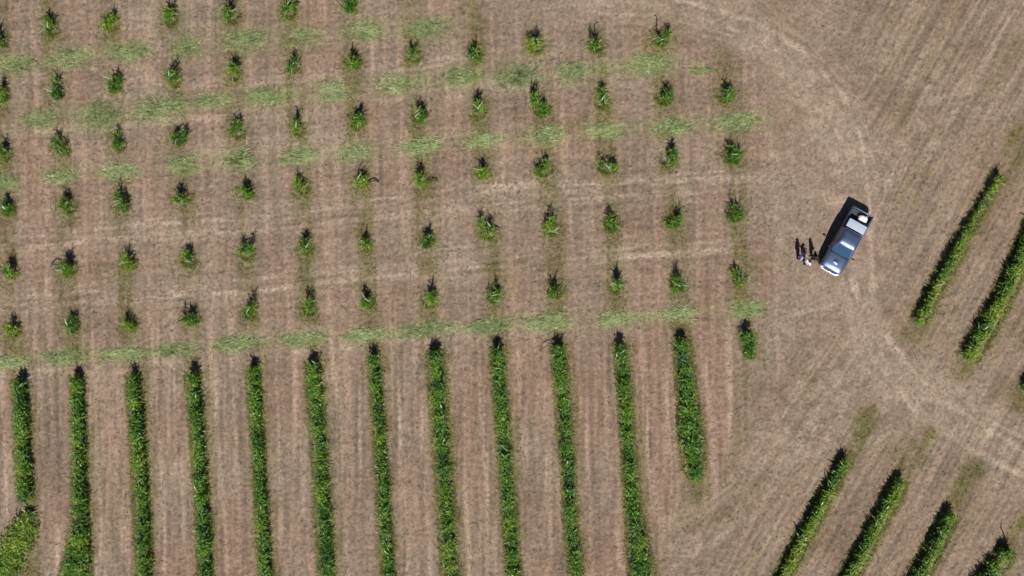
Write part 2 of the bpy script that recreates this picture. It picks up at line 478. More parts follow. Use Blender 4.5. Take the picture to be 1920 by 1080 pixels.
lanes_w = sstep(640, 560, PY)
streak = 0.5 + main * (0.085 * sv + 0.06 * sv2) * np.where(PY > 640, 1.0, 0.7) + main * lanes_w * 0.05 * sh + diag * (0.09 * sd + 0.06 * sd2) + 0.07 * n_small
streak += -0.05 * (1 - main) * (1 - diag) * field(0.3, 0.3, 0, 77)
streak += -0.16 * dline * (1 - main) * (1 - np.clip(pale, 0, 1))
streak = np.clip(streak, 0, 1)

# relief
flat = np.ones(PX.shape)
for (x, y), rad in [(TRUCK_PX, 75)] + [(p_, 14) for p_ in PEOPLE_PX]:
    flat *= sstep(rad * 0.7, rad * 1.3, np.hypot(PX - x, PY - y))
smooth_w = np.clip(worn + 0.8 * rut * (1 - main), 0, 1)
H = 0.016 * n_small * (1 - 0.6 * smooth_w) + 0.018 * n_mid + 0.04 * n_big
H += 0.012 * main * sv + 0.018 * diag * sd - 0.045 * rut * (1 - main) + 0.03 * main * np.exp(-(dcol / 14) ** 2) - 0.02 * wheel
H *= flat
# fade relief to zero at the border of the dense grid so that the outer skirt joins
bord = np.minimum(np.minimum(XX - gx[0], gx[-1] - XX), np.minimum(YY - gy[0], gy[-1] - YY))
H *= sstep(0, 2.0, bord)

def gz(x, y):
    fx = np.clip((np.asarray(x) - gx[0]) / DX, 0, NX - 1.001); fy = np.clip((np.asarray(y) - gy[0]) / DX, 0, NY - 1.001)
    ix = fx.astype(int); iy = fy.astype(int); u = fx - ix; v = fy - iy
    return (H[iy, ix] * (1 - u) * (1 - v) + H[iy, ix + 1] * u * (1 - v) + H[iy + 1, ix] * (1 - u) * v + H[iy + 1, ix + 1] * u * v)

def gs(F, x, y):
    ix = np.clip(np.round((np.asarray(x) - gx[0]) / DX).astype(int), 0, NX - 1)
    iy = np.clip(np.round((np.asarray(y) - gy[0]) / DX).astype(int), 0, NY - 1)
    return F[iy, ix]

def build_ground():
    ext = np.array([1.5, 4, 9, 20, 45, 100, 220, 480, 1000.])
    ax = np.concatenate([gx[0] - ext[::-1], gx, gx[-1] + ext]); ay = np.concatenate([gy[0] - ext[::-1], gy, gy[-1] + ext])
    E = len(ext)
    pad = lambda A, mode='edge': np.pad(A, ((E, E), (E, E)), mode=mode)
    X, Y = np.meshgrid(ax, ay)
    Z = pad(H)
    V = np.stack([X, Y, Z], -1).reshape(-1, 3)
    n, m = X.shape
    idx = np.arange(n * m).reshape(n, m)
    F = np.stack([idx[:-1, :-1], idx[:-1, 1:], idx[1:, 1:], idx[1:, :-1]], -1).reshape(-1, 4)
    a = {'pink': pad(pink), 'olive': pad(olive), 'pale': pad(pale), 'green': pad(green), 'streak': pad(streak)}
    me = np_mesh('ground', V, F, M_ground, True, a)
    o = link('ground', me)
    tag(o, 'brown stubble ground of the field with worn vehicle tracks', 'ground', kind='structure')
build_ground()

# ------------------------------------------------------------------ blades
def blades(base, az, length, width, e0, droop, tint, K=4, prof=None, roll=None):
    """arching leaf strips. returns V, F, tint per vertex"""
    N = len(base)
    if prof is None: prof = np.array([0.55, 1.0, 0.9, 0.6, 0.06])[:K + 1] if K == 4 else np.linspace(1, 0.1, K + 1)
    P = np.array(base, float).copy()
    dirx, diry = np.cos(az), np.sin(az)
    if roll is None: roll = np.zeros(N)
    rows = []
    for k in range(K + 1):
        e = e0 - droop * (k / K) ** 1.2
        sx = -diry; sy = dirx
        # side vector with some roll about the blade axis
        upx, upy, upz = -np.sin(e) * dirx, -np.sin(e) * diry, np.cos(e)
        cx = sx * np.cos(roll) + upx * np.sin(roll); cy = sy * np.cos(roll) + upy * np.sin(roll); cz = upz * np.sin(roll)
        hw = 0.5 * width * prof[k]
        rows.append(np.stack([P[:, 0] - cx * hw, P[:, 1] - cy * hw, P[:, 2] - cz * hw], -1))
        rows.append(np.stack([P[:, 0] + cx * hw, P[:, 1] + cy * hw, P[:, 2] + cz * hw], -1))
        st = length / K
        P = P + np.stack([np.cos(e) * dirx * st, np.cos(e) * diry * st, np.sin(e) * st], -1)
    V = np.stack(rows, 1)                       # N, 2(K+1), 3
    V[:, :, 2] = np.maximum(V[:, :, 2], 0.015)
    off = (np.arange(N) * 2 * (K + 1))[:, None, None]
    q = np.array([[2 * k, 2 * k + 1, 2 * k + 3, 2 * k + 2] for k in range(K)])[None]
    F = (off + q).reshape(-1, 4)
    T = np.repeat(tint, 2 * (K + 1))
    return V.reshape(-1, 3), F, T

def tubes(segs, r0, r1, n=5):
    """straight tapering stems from list of (p0,p1)"""
    Vs, Fs = [], []
    o = 0
    ang = np.arange(n) / n * 2 * np.pi
    ring = np.stack([np.cos(ang), np.sin(ang), 0 * ang], -1)
    for (a, b) in segs:
        a = np.array(a); b = np.array(b)
        Vs += [a + ring * r0, b + ring * r1]
        i = np.arange(n); j = (i + 1) % n
        Fs.append(np.stack([o + i, o + j, o + n + j, o + n + i], -1))
        o += 2 * n
    return np.concatenate(Vs), np.concatenate(Fs)

def curve_tube(pts, r0, r1, n=6):
    pts = [Vector(p) for p in pts]
    V, F = [], []
    for i, p in enumerate(pts):
        t = (pts[min(i + 1, len(pts) - 1)] - pts[max(i - 1, 0)]).normalized()
        s = t.cross(Vector((0.3, 0.9, 0.2))).normalized(); u = t.cross(s)
        r = r0 + (r1 - r0) * i / (len(pts) - 1)
        for k in range(n):
            a = 2 * math.pi * k / n
            V.append(p + s * math.cos(a) * r + u * math.sin(a) * r)
        if i:
            for k in range(n):
                F.append(((i - 1) * n + k, (i - 1) * n + (k + 1) % n, i * n + (k + 1) % n, i * n + k))
    return np.array([tuple(v) for v in V]), np.array(F)

ORD = ['first', 'second', 'third', 'fourth', 'fifth', 'sixth', 'seventh', 'eighth', 'ninth', 'tenth', 'eleventh', 'twelfth', 'thirteenth']

def plant_leaves(cx, cy, w, l, nst, hgt, seed, tintbias=0.0, lenk=1.0):
    """leaves and stems of a clump in local coordinates about (0,0)"""
    r = np.random.default_rng(seed)
    nsub = int(r.integers(2, 5))
    sub = r.integers(0, nsub, nst)
    scx = r.normal(0, 0.13, nsub) * w; scy = r.normal(0, 0.17, nsub) * l; sch = r.uniform(0.6, 1.25, nsub); scl = r.normal(0, 0.13, (nsub, 2))
    rad = np.sqrt(r.random(nst)); th = r.random(nst) * 2 * np.pi
    sx = rad * np.cos(th) * w * 0.15 + scx[sub]; sy = rad * np.sin(th) * l * 0.20 + scy[sub]
    h = hgt * (0.72 + 0.35 * r.random(nst)) * sch[sub]
    lean = r.normal(0, 0.05, (nst, 2)) + scl[sub] + np.stack([sx, sy], -1) * 0.15
    segs = [((sx[i], sy[i], 0.0), (sx[i] + lean[i, 0], sy[i] + lean[i, 1], h[i])) for i in range(nst)]
    SV, SF = tubes(segs, 0.016, 0.007)
    B, A, L, Wd, E, D, T, RL = [], [], [], [], [], [], [], []
    for i in range(nst):
        nl = r.integers(6, 10)
        a0 = r.random() * 6.28
        for k in range(nl):
            t = 0.12 + 0.88 * (k + r.random() * 0.5) / nl
            B.append((sx[i] + lean[i, 0] * t, sy[i] + lean[i, 1] * t, h[i] * t))
            A.append(a0 + k * 2.4 + r.normal(0, 0.4))
            L.append(lenk * (0.34 + 0.30 * r.random()) * (1.1 - 0.35 * t))
            Wd.append(0.042 + 0.034 * r.random())
            E.append(1.15 + r.normal(0, 0.2) - 0.35 * (1 - t))
            D.append(1.2 + 0.9 * r.random())
            T.append(np.clip(0.32 + tintbias + 0.22 * r.normal() + 0.10 * t, 0, 1))
            RL.append(r.normal(0, 0.35))
    # upright spikes at the top
    ns = max(4, nst // 2)
    for i in r.choice(nst, ns, replace=False):
        B.append((sx[i] + lean[i, 0], sy[i] + lean[i, 1], h[i] * 0.95)); A.append(r.random() * 6.28)
        L.append(0.4 + 0.5 * r.random()); Wd.append(0.045); E.append(1.4 + 0.2 * r.normal()); D.append(0.2 + 0.7 * r.random()); T.append(0.35); RL.append(0)
    LV, LF, LT = blades(np.array(B), np.array(A), np.array(L), np.array(Wd), np.array(E), np.array(D), np.array(T), roll=np.array(RL))
    return LV, LF, LT, SV, SF

# ------------------------------------------------------------------ single clumps
ROWNAME = ['topmost row', 'second row from the top', 'third row from the top', 'fourth row from the top', 'fifth row from the top', 'sixth row from the top']
GOOSE = {(1, 9): [(-0.05, 0, 0.6), (-0.06, 0.02, 1.3), (-0.05, 0.05, 1.75), (0.03, 0.05, 1.9), (0.14, 0.05, 1.85)],
         (1, 10): [(0.1, 0, 0.4), (0.05, 0.0, 1.1), (-0.02, 0.05, 1.6), (0.0, 0.08, 1.95), (0.12, 0.1, 2.05), (0.3, 0.1, 2.1)],
         (1, 11): [(-0.2, 0, 0.5), (-0.2, 0.0, 1.2), (-0.15, 0.05, 1.7), (-0.2, 0.08, 2.0), (-0.35, 0.1, 2.1)],
         (4, 6): [(0.05, 0, 0.5), (0.12, 0.0, 1.2), (0.2, 0.02, 1.9)],
         (5, 9): [(0, 0, 0.5), (0.05, 0, 1.2), (0.1, 0.05, 1.6), (0.25, 0.1, 1.85)],
         (1, 6): [(0, 0, 0.5), (0, 0.05, 1.2), (0.02, 0.05, 1.75)],
         (5, 3): [(-0.1, 0, 0.5), (-0.1, 0, 1.2), (-0.1, 0.05, 1.7)],
         (4, 3): [(0.2, 0, 0.5), (0.28, 0, 1.1), (0.32, 0.05, 1.6)]}
BENT = {(4, 1): [(-0.2, 0, 0.2), (-0.6, 0.25, 0.42), (-1.0, 0.3, 0.45), (-1.35, 0.1, 0.2)],
        (3, 6): [(0.3, -0.1, 0.15), (0.6, -0.15, 0.32), (0.95, -0.05, 0.35), (1.25, -0.12, 0.12)],
        (3, 7): [(0.2, -0.1, 0.2), (0.6, -0.12, 0.32), (1.05, -0.1, 0.12)],
        (4, 8): [(0.2, 0.1, 0.3), (0.55, 0.25, 0.4), (0.85, 0.2, 0.2)]}
for ri, row in enumerate(CLUMPS):
    for ci, (x, y, w, l) in enumerate(row):
        hgt = (1.18 + 0.0045 * (w + l - 62)) + 0.16 * math.sin(ri * 3.1 + ci * 1.7)
        X, Y = W(x, y + 3, 0.6)
        seed = 1000 + ri * 40 + ci
        wm, lm = w / PPM, l / PPM
        rr = np.random.default_rng(seed + 7)
        nst = int((5 + 7 * wm * lm) * rr.uniform(0.75, 1.3))
        bias = float(rr.normal(0.20, 0.14))
        LV, LF, LT, SV, SF = plant_leaves(X, Y, wm, lm, nst, hgt, seed, bias, 1.08)
        LV[:, 2] = np.maximum(LV[:, 2], 0.02)
        z0 = float(gz(X, Y)) - 0.01
        root = empty('crop_clump', (X, Y, z0))
        size = 'small' if w * l < 760 else ('large' if w * l > 1180 else 'medium')
        where = ROWNAME[ri]
        if ci == len(row) - 1 and ri > 0: pos = 'the rightmost'
        else: pos = ORD[ci] + ' from the left'
        tag(root, f'{size} leafy green crop clump, {pos} in the {where}', 'plant', 'single crop clumps left standing in the mown field')
        o = link('leaves', np_mesh('clump_leaves', LV, LF, M_leaf, False, {'tint': LT}), root); o['kind'] = 'stuff'
        o = link('stems', np_mesh('clump_stems', SV, SF, M_stem, True), root); o['kind'] = 'stuff'
        # yellow-green grass round the foot, mostly on the sunny side
        nb = int(85 * wm * lm ** 0.5)
        th = rr.normal(-1.57, 0.95, nb); rd = 0.26 + 0.22 * rr.random(nb)
        bb = np.stack([np.cos(th) * rd * wm, np.sin(th) * rd * lm, np.zeros(nb)], -1)
        v, f, t = blades(bb, th + rr.normal(0, 0.8, nb), 0.22 + 0.25 * rr.random(nb), 0.03 + 0.03 * rr.random(nb), 1.1 + rr.normal(0, 0.25, nb), 1.2 + 0.6 * rr.random(nb), np.clip(0.55 + bias + 0.25 * rr.normal(size=nb), 0, 1), K=3, prof=np.array([1, 0.9, 0.6, 0.1]))
        o = link('base_grass', np_mesh('base_grass', v, f, M_weed, False, {'tint': t}), root); o['kind'] = 'stuff'
        # up to two blades whose sun glint is painted as a paler colour
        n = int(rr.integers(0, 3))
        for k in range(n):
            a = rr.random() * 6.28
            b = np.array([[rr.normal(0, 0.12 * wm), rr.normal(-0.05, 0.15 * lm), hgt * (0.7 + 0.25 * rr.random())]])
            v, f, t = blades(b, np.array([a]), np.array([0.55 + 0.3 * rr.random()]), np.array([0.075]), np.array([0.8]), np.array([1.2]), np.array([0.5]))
            link('glint_leaf', np_mesh('glint_leaf', v, f, M_glintleaf, True, {'tint': t}), root)
        if (ri, ci) in GOOSE:
            v, f = curve_tube(GOOSE[(ri, ci)], 0.045, 0.03)
            link('tall_stalk', np_mesh('tall_stalk', v, f, M_drystem, True), root)
        if (ri, ci) in BENT:
            v, f = curve_tube(BENT[(ri, ci)], 0.05, 0.045)
            link('bent_stalk', np_mesh('bent_stalk', v, f, M_drystem, True), root)

# ------------------------------------------------------------------ long crop rows
def crop_row(pts, label, group, seed, mat, hgt=1.15, name='crop_row', dens=1.0, bias=0.0, wk=0.33, sidet=0.0):
    r = np.random.default_rng(seed)
    pw = np.array([(*W(p[0], p[1], 0.6), p[2] / PPM) for p in pts])
    seg = np.hypot(np.diff(pw[:, 0]), np.diff(pw[:, 1]))
    cum = np.concatenate([[0], np.cumsum(seg)])
    L = cum[-1]
    ox, oy = pw[0, 0], pw[0, 1]
    n = int(L * 215 * dens * np.mean(pw[:, 2]))
    wcum = np.concatenate([[0], np.cumsum(seg * 0.5 * (pw[1:, 2] + pw[:-1, 2]))])
    s = np.interp(r.random(n) * wcum[-1], wcum, cum)
    def at(s):
        return np.interp(s, cum, pw[:, 0]), np.interp(s, cum, pw[:, 1]), np.interp(s, cum, pw[:, 2])
    x, y, w = at(s)
    x2, y2, _ = at(np.clip(s + 0.3, 0, L)); x1, y1, _ = at(np.clip(s - 0.3, 0, L))
    tx, ty = x2 - x1, y2 - y1
    ln = np.hypot(tx, ty); tx /= ln; ty /= ln
    # lumpy density, height and width along the row: plants about 0.45 m apart
    ph = r.random(int(L / 0.45) + 3)
    def lump(s, k=0.45):
        q = s / k; i = q.astype(int); f = q - i
        f = f * f * (3 - 2 * f)
        return ph[np.clip(i, 0, len(ph) - 1)] * (1 - f) + ph[np.clip(i + 1, 0, len(ph) - 1)] * f
    lp = lump(s)
    ph2 = r.random(40)
    big_ = np.interp(s, np.linspace(0, L, 40), ph2) if L > 6 else lp
    # thin spots
    keep = r.random(n) < np.clip(0.35 + 1.1 * lp + 0.35 * big_, 0, 1)
    s, x, y, w, tx, ty, lp, big_ = [q_[keep] for q_ in (s, x, y, w, tx, ty, lp, big_)]
    n = len(s)
    u = np.clip(r.normal(0, 0.40, n), -1, 1)
    wloc = w * (0.60 + 0.42 * lp + 0.26 * big_)
    wke = wk + 0.10 * sstep(1.3, 2.0, w)
    bx = x - ty * u * wloc * wke; by = y + tx * u * wloc * wke
    # foliage shell: mostly upper, rounded cross-section
    top = hgt * (0.66 + 0.42 * lp) * (1 - 0.35 * np.abs(u) ** 2.2)
    endf = np.minimum(1, np.minimum(s, L - s) / 0.35 + 0.55)
    z = top * endf * (1 - 0.75 * r.random(n) ** 1.7)
    base = np.stack([bx - ox, by - oy, z + gz(bx, by)], -1)
    out = np.arctan2(tx * np.sign(u), -ty * np.sign(u))
    az = np.where(r.random(n) < np.abs(u) * 0.25, out + r.normal(0, 0.7, n), r.random(n) * 6.28)
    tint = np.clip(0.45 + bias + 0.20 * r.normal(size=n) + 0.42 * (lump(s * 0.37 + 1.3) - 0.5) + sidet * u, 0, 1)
    V, F, T = blades(base, az, (0.20 + 0.22 * r.random(n)) * np.where(r.random(n) < 0.05, 1.9, 1.0), 0.05 + 0.045 * r.random(n), 0.75 + r.normal(0, 0.3, n), 1.1 + 0.7 * r.random(n), tint, roll=r.normal(0, 0.35, n))
    root = empty(name, (ox, oy, 0))
    tag(root, label, 'crop row', group)
    o = link('leaves', np_mesh('row_leaves', V, F, mat, False, {'tint': T}), root); o['kind'] = 'stuff'
    ns = int(L / 0.22)
    ss = (np.arange(ns) + r.random(ns) * 0.6) * 0.22
    sx, sy, sw = at(ss)
    j = r.normal(0, 0.14, (ns, 2)) * sw[:, None]
    segs = [((sx[i] + j[i, 0] - ox, sy[i] + j[i, 1] - oy, 0), (sx[i] + j[i, 0] * 1.6 - ox, sy[i] + j[i, 1] * 1.6 - oy, hgt * (0.6 + 0.4 * r.random()))) for i in range(ns)]
    v, f = tubes(segs, 0.016, 0.008)
    o = link('stems', np_mesh('row_stems', v, f, M_stem, True), root); o['kind'] = 'stuff'
    # spiky shoots at the top (they give the ragged shadow ends)
    ne = 14
    for e_s in (0.12,):
        qx, qy, qw = at(np.full(ne, e_s) + np.abs(r.normal(0, 0.15, ne)))
        b = np.stack([qx + r.normal(0, 0.22, ne) * qw - ox, qy + r.normal(0, 0.05, ne) - oy, np.full(ne, hgt * 0.8)], -1)
        v, f, t = blades(b, r.random(ne) * 6.28, 0.35 + 0.3 * r.random(ne), np.full(ne, 0.06), np.full(ne, 1.4), 0.4 + 0.5 * r.random(ne), np.full(ne, 0.3))
        o = link('end_shoots', np_mesh('end_shoots', v, f, mat, False, {'tint': t}), root); o['kind'] = 'stuff'
    nglint = int(L / 2.6)  # scattered blades coloured pale to paint sun glints along the row
    q = r.random(nglint) * L
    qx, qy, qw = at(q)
    b = np.stack([qx + r.normal(0, 0.2, nglint) * qw - ox, qy - oy, hgt * (0.8 + 0.25 * r.random(nglint))], -1)
    if nglint:
        v, f, t = blades(b, r.random(nglint) * 6.28, 0.3 + 0.25 * r.random(nglint), np.full(nglint, 0.06), np.full(nglint, 0.7), np.full(nglint, 1.2), np.full(nglint, 0.5))
        o = link('glint_leaves', np_mesh('glint_leaves', v, f, M_glintleaf, True, {'tint': t}), root); o['kind'] = 'stuff'
    return root

HL = ['leftmost green crop row, ending short above the yellow weeds']
for i in range(1, 11):
    t_ = {1: ', widening at its foot', 6: ', the thinnest of them', 7: ', a broad dense one', 10: ', beside a blunt one'}.get(i, '')
    HL.append(f'long green crop row, {ORD[i]} from left{t_}')
HL += ['thick green crop row ending in a rounded tip before the headland', 'very short green crop row tapering off, right of the long rows']
row_obs = []
for i, pts in enumerate(HEDGES):
    row_obs.append(crop_row(pts, HL[i], 'parallel crop rows in the lower field', 5000 + i, M_leaf, 1.2))
v, f = curve_tube([(-0.3, -0.1, 0.4), (-0.7, 0.02, 0.6), (-1.1, -0.1, 0.5), (-1.35, -0.5, 0.2)], 0.03, 0.02)
link('bent_stalk', np_mesh('bent_stalk', v, f, M_drystem, True), row_obs[9])
RL_ = ['slanting crop row nearest the pickup, on the right', 'broad slanting crop row cut by the right edge, beyond the first one',
       'small end of a crop row peeking in at the right edge', 'slanting crop row at the lower right, leftmost of the four',
       'slanting crop row at the lower right, second of the four from the left', 'slanting crop row at the lower right, third of the four from the left',
       'ragged broad crop row in the bottom right corner']
for i, pts in enumerate(RHEDGES):
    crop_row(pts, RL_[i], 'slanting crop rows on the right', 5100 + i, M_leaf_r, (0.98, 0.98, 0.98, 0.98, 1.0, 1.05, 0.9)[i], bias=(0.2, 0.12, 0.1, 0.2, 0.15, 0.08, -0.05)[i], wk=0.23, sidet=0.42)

rroots = [o for o in bpy.data.objects if o.get('group') == 'slanting crop rows on the right']
v, f = curve_tube([(0.0, 0.1, 0.3), (-0.1, 0.35, 0.8), (-0.3, 0.5, 1.15), (-0.25, 0.75, 1.5)], 0.05, 0.03)
link('bent_stalk', np_mesh('bent_stalk', v, f, M_drystem, True), rroots[-1])
# weedy yellow patch at the lower left corner
def weed_patch():
    r = np.random.default_rng(91)
    pts = [(52, 962, 34), (42, 990, 62), (26, 1030, 74), (4, 1068, 80), (-14, 1110, 80)]
    return crop_row(pts, 'yellow green weedy strip in the bottom left corner', None, 5200, M_leaf_r, 0.55, 'weed_strip', 0.75, 0.02)
w_ = weed_patch(); w_['category'] = 'weeds'
if 'group' in w_: del w_['group']

# ------------------------------------------------------------------ swaths of clippings
SW_WHERE = ['top line of clippings', 'second line of clippings from top', 'third line of clippings from top', 'line just above long crop rows']
for li, line in enumerate(SWATHS):
    for k, (x, y, hl, ht) in enumerate(line):
        r = np.random.default_rng(7000 + li * 50 + k)
        X, Y = W(x, y)
        a, b = hl / PPM, ht / PPM
        faint = (0.30, 0.38, 0.62, 0.85)[li] * r.uniform(0.6, 1.25)
        ptint = r.normal(0, 0.10)
        area = a * b * 3.14
        ms = max(4, int(area * 11 * faint))
        sxs = np.clip(r.normal(0, 0.42, ms), -.85, .85) * a; sys_ = np.clip(r.normal(0, 0.42, ms), -.9, .9) * b
        slen = 0.25 + 0.40 * r.random(ms); sang = 0.12 + r.normal(0, 0.36, ms); st_t = r.normal(0, 0.16, ms); shg = 0.03 + 0.10 * r.random(ms)
        nper = int(34)
        n1 = ms * nper
        sid = np.repeat(np.arange(ms), nper)
        q = r.normal(0, 0.5, n1) * slen[sid]; wd = r.normal(0, 0.055 + 0.05 * r.random(ms)[sid], n1)
        ux = sxs[sid] + q * np.cos(sang[sid]) - wd * np.sin(sang[sid]); uy = sys_[sid] + q * np.sin(sang[sid]) + wd * np.cos(sang[sid]) + sxs[sid] * 0.09
        n2 = int(area * 130)
        sid = np.concatenate([sid, r.integers(0, ms, n2)])
        ux = np.concatenate([ux, r.normal(0, 0.5, n2) * a]); uy = np.concatenate([uy, r.normal(0, 0.6, n2) * b])
        n = n1 + n2
        core = np.concatenate([np.exp(-(q / slen[sid[:n1]]) ** 2 - (wd / 0.1) ** 2), np.zeros(n2)])
        hp = shg[sid] * core * (0.4 + 0.6 * r.random(n)) + 0.015
        z = hp + gz(X + ux, Y + uy)
        base = np.stack([ux, uy, z], -1)
        az = np.where(r.random(n) < 0.5, 0.0, math.pi) + sang[sid] + r.normal(0, 0.42, n)
        tint = np.clip(0.42 + ptint + st_t[sid] + 0.24 * r.normal(size=n) - 0.10 * (li < 2), 0, 1)
        V, F, T = blades(base, az, 0.13 + 0.20 * r.random(n), 0.017 + 0.017 * r.random(n), r.normal(0.12, 0.15, n), r.normal(0.35, 0.25, n), tint, K=2, prof=np.array([0.7, 1.0, 0.2]), roll=r.normal(0, 0.5, n))
        V[:, 2] = np.maximum(V[:, 2], gz(X + V[:, 0], Y + V[:, 1]) + 0.008)
        o = empty('cut_grass_swath', (X, Y, 0))
        link('clippings', np_mesh('cut_grass', V, F, M_cut, False, {'tint': T}), o)['kind'] = 'stuff'
        pos = 'the rightmost patch' if k == len(line) - 1 else f'{ORD[k]} patch from the left'
        tag(o, f'pale cut grass, {pos}, {SW_WHERE[li]}', 'cut grass', 'patches of cut grass lying between the clumps')

# ------------------------------------------------------------------ straw litter and short grass
def litter():
    r = np.random.default_rng(33)
    n = 110000
    x = r.uniform(-41, 41, n); y = r.uniform(-24, 24, n)
    m = gs(main, x, y); d = gs(diag, x, y); p = gs(pale, x, y); o = gs(olive, x, y)
    keep = r.random(n) < (0.52 + 0.5 * p * m - 0.25 * o - 0.42 * gs(smooth_w, x, y))
    x, y, m, d, p = [q[keep] for q in (x, y, m, d, p)]
    n = len(x)
    az = r.random(n) * np.pi
    al = r.random(n)
    az = np.where((m > 0.5) & (al < 0.35), np.pi / 2 + r.normal(0, 0.35, n), az)
    py = 540 - y * PPM
    az = np.where((m > 0.5) & (py < 640) & (al > 0.6), 0.1 + r.normal(0, 0.35, n), az)
    az = np.where((d > 0.5) & (al < 0.6), DIAG + r.normal(0, 0.3, n), az)
    z = gz(x, y) + 0.012 + 0.02 * r.random(n)
    T = np.clip(0.40 + 0.30 * r.normal(size=n) + 0.2 * p, 0, 1)
    V, F, T = blades(np.stack([x, y, z], -1), az, 0.10 + 0.22 * r.random(n) ** 2, 0.014 + 0.028 * r.random(n), r.normal(0.05, 0.08, n), r.normal(0.1, 0.1, n), T, K=1, prof=np.array([1.0, 0.6]), roll=r.normal(0, 0.4, n))
    V[:, 2] = np.maximum(V[:, 2], gz(V[:, 0], V[:, 1]) + 0.004)
    o = link('straw_litter', np_mesh('straw_litter', V, F, M_straw, False, {'tint': T}))
    tag(o, 'dry straw and stubble bits strewn over the brown ground', 'straw', kind='stuff')

def grass():
    r = np.random.default_rng(34)
    n = 330000
    x = r.uniform(-41, 41, n); y = r.uniform(-24, 24, n)
    o = gs(olive, x, y)
    keep = r.random(n) < np.clip(o * 1.25 - 0.18, 0, 1)
    x, y, o = x[keep], y[keep], o[keep]
    # fringe hugging the rows and the clumps
    fx, fy = [], []
    for pts in HEDGES + RHEDGES:
        pw = np.array([(*W(p[0], p[1]), p[2] / PPM) for p in pts])
        seg = np.hypot(np.diff(pw[:, 0]), np.diff(pw[:, 1])); cum = np.concatenate([[0], np.cumsum(seg)])
        k = int(cum[-1] * 190)
        s = r.random(k) * cum[-1]
        cx, cy, cw = [np.interp(s, cum, pw[:, i]) for i in range(3)]
        dxy = (pw[-1, :2] - pw[0, :2]); dxy /= np.hypot(*dxy)
        sg = np.where(r.random(k) < 0.5, 1, -1) * (cw * 0.47 + np.abs(r.normal(0.0, 0.14, k)) - 0.08)
        fx.append(cx - dxy[1] * sg); fy.append(cy + dxy[0] * sg)
    for row in CLUMPS:
        for (px, py, w, l) in row:
            k = 130
            th = r.random(k) * 6.28; rd = 0.5 + 0.28 * np.abs(r.normal(size=k))
            X, Y = W(px, py + 6)
            fx.append(X + np.cos(th) * rd * w / PPM); fy.append(Y + np.sin(th) * rd * l / PPM - 0.15)
    fx = np.concatenate(fx); fy = np.concatenate(fy)
    x = np.concatenate([x, fx]); y = np.concatenate([y, fy])
    fr = np.concatenate([np.zeros(len(o)), np.ones(len(fx))])
    n = len(x)
    T = np.clip(0.38 + 0.25 * r.normal(size=n) + 0.55 * fr * r.random(n), 0, 1)
    V, F, T = blades(np.stack([x, y, gz(x, y)], -1), r.random(n) * 6.28, 0.10 + 0.14 * r.random(n) + 0.08 * fr, 0.022 + 0.02 * r.random(n), 0.8 + r.normal(0, 0.3, n), 0.9 + 0.4 * r.random(n), T, K=2, prof=np.array([1, 0.8, 0.1]))
    o = link('short_grass', np_mesh('short_grass', V, F, M_grass, False, {'tint': T}))
    tag(o, 'thin olive grass growing along the crop rows and verges', 'grass', kind='stuff')
def clods():
    r = np.random.default_rng(35)
    n = 2600
    x = r.uniform(-41, 41, n); y = r.uniform(-24, 24, n)
    a = r.uniform(0.025, 0.07, n)
    ico = np.array([(0, 0, 1), (.89, 0, .45), (.28, .85, .45), (-.72, .53, .45), (-.72, -.53, .45), (.28, -.85, .45), (.9, .2, -.2), (.1, .95, -.2), (-.85, .4, -.2), (-.6, -.75, -.2), (.5, -.8, -.2)])
    tri = np.array([(0, 1, 2), (0, 2, 3), (0, 3, 4), (0, 4, 5), (0, 5, 1), (1, 6, 2), (6, 7, 2), (2, 7, 3), (7, 8, 3), (3, 8, 4), (8, 9, 4), (4, 9, 5), (9, 10, 5), (5, 10, 1), (10, 6, 1)])
    V = ico[None] * a[:, None, None] * r.uniform(0.6, 1.3, (n, 11, 1)) * np.array([1.2, 1.0, 0.7])
    V += np.stack([x, y, gz(x, y) + a * 0.15], -1)[:, None, :]
    F = (np.arange(n)[:, None, None] * 11 + tri[None]).reshape(-1, 3)
    o = link('clods', np_mesh('clods', V.reshape(-1, 3), F, M_clod, False))
    tag(o, 'small crumbled earth clods scattered over the field', 'clods', kind='stuff')
M_clod = plain('clod_earth', (0.20, 0.145, 0.10), 0.95, spec=0.1, var=0.4, scale=0.8)
litter()
grass()
clods()

# ------------------------------------------------------------------ pickup truck
import bmesh
M_paint = plain('navy_paint', (0.125, 0.165, 0.29), 0.38, 0.75, 0.5, 1.0, var=0.15, scale=3)
M_glass = plain('tinted_glass', (0.03, 0.075, 0.16), 0.06, 0.0, 0.8, 0.5, var=0.05)
M_black = plain('black_plastic', (0.012, 0.012, 0.014), 0.55)
M_liner = plain('bed_liner', (0.045, 0.045, 0.05), 0.7, bump=0.3, scale=30)
M_rubber = plain('tyre_rubber', (0.015, 0.015, 0.015), 0.85)
M_alloy = plain('alloy', (0.45, 0.46, 0.5), 0.45, 0.7)
M_chrome = plain('chrome', (0.65, 0.66, 0.68), 0.15, 1.0)
M_white = plain('white_enamel', (0.42, 0.49, 0.60), 0.4, var=0.05)
M_lamp = plain('lamp_lens', (0.6, 0.62, 0.65), 0.1, 0.0, 0.8, 1.0)
M_red = plain('red_lens', (0.35, 0.01, 0.01), 0.15, coat=0.6)
M_sack = plain('white_sack', (0.72, 0.72, 0.70), 0.8, bump=0.6, scale=9)
M_plate = plain('plate', (0.7, 0.7, 0.66), 0.5)

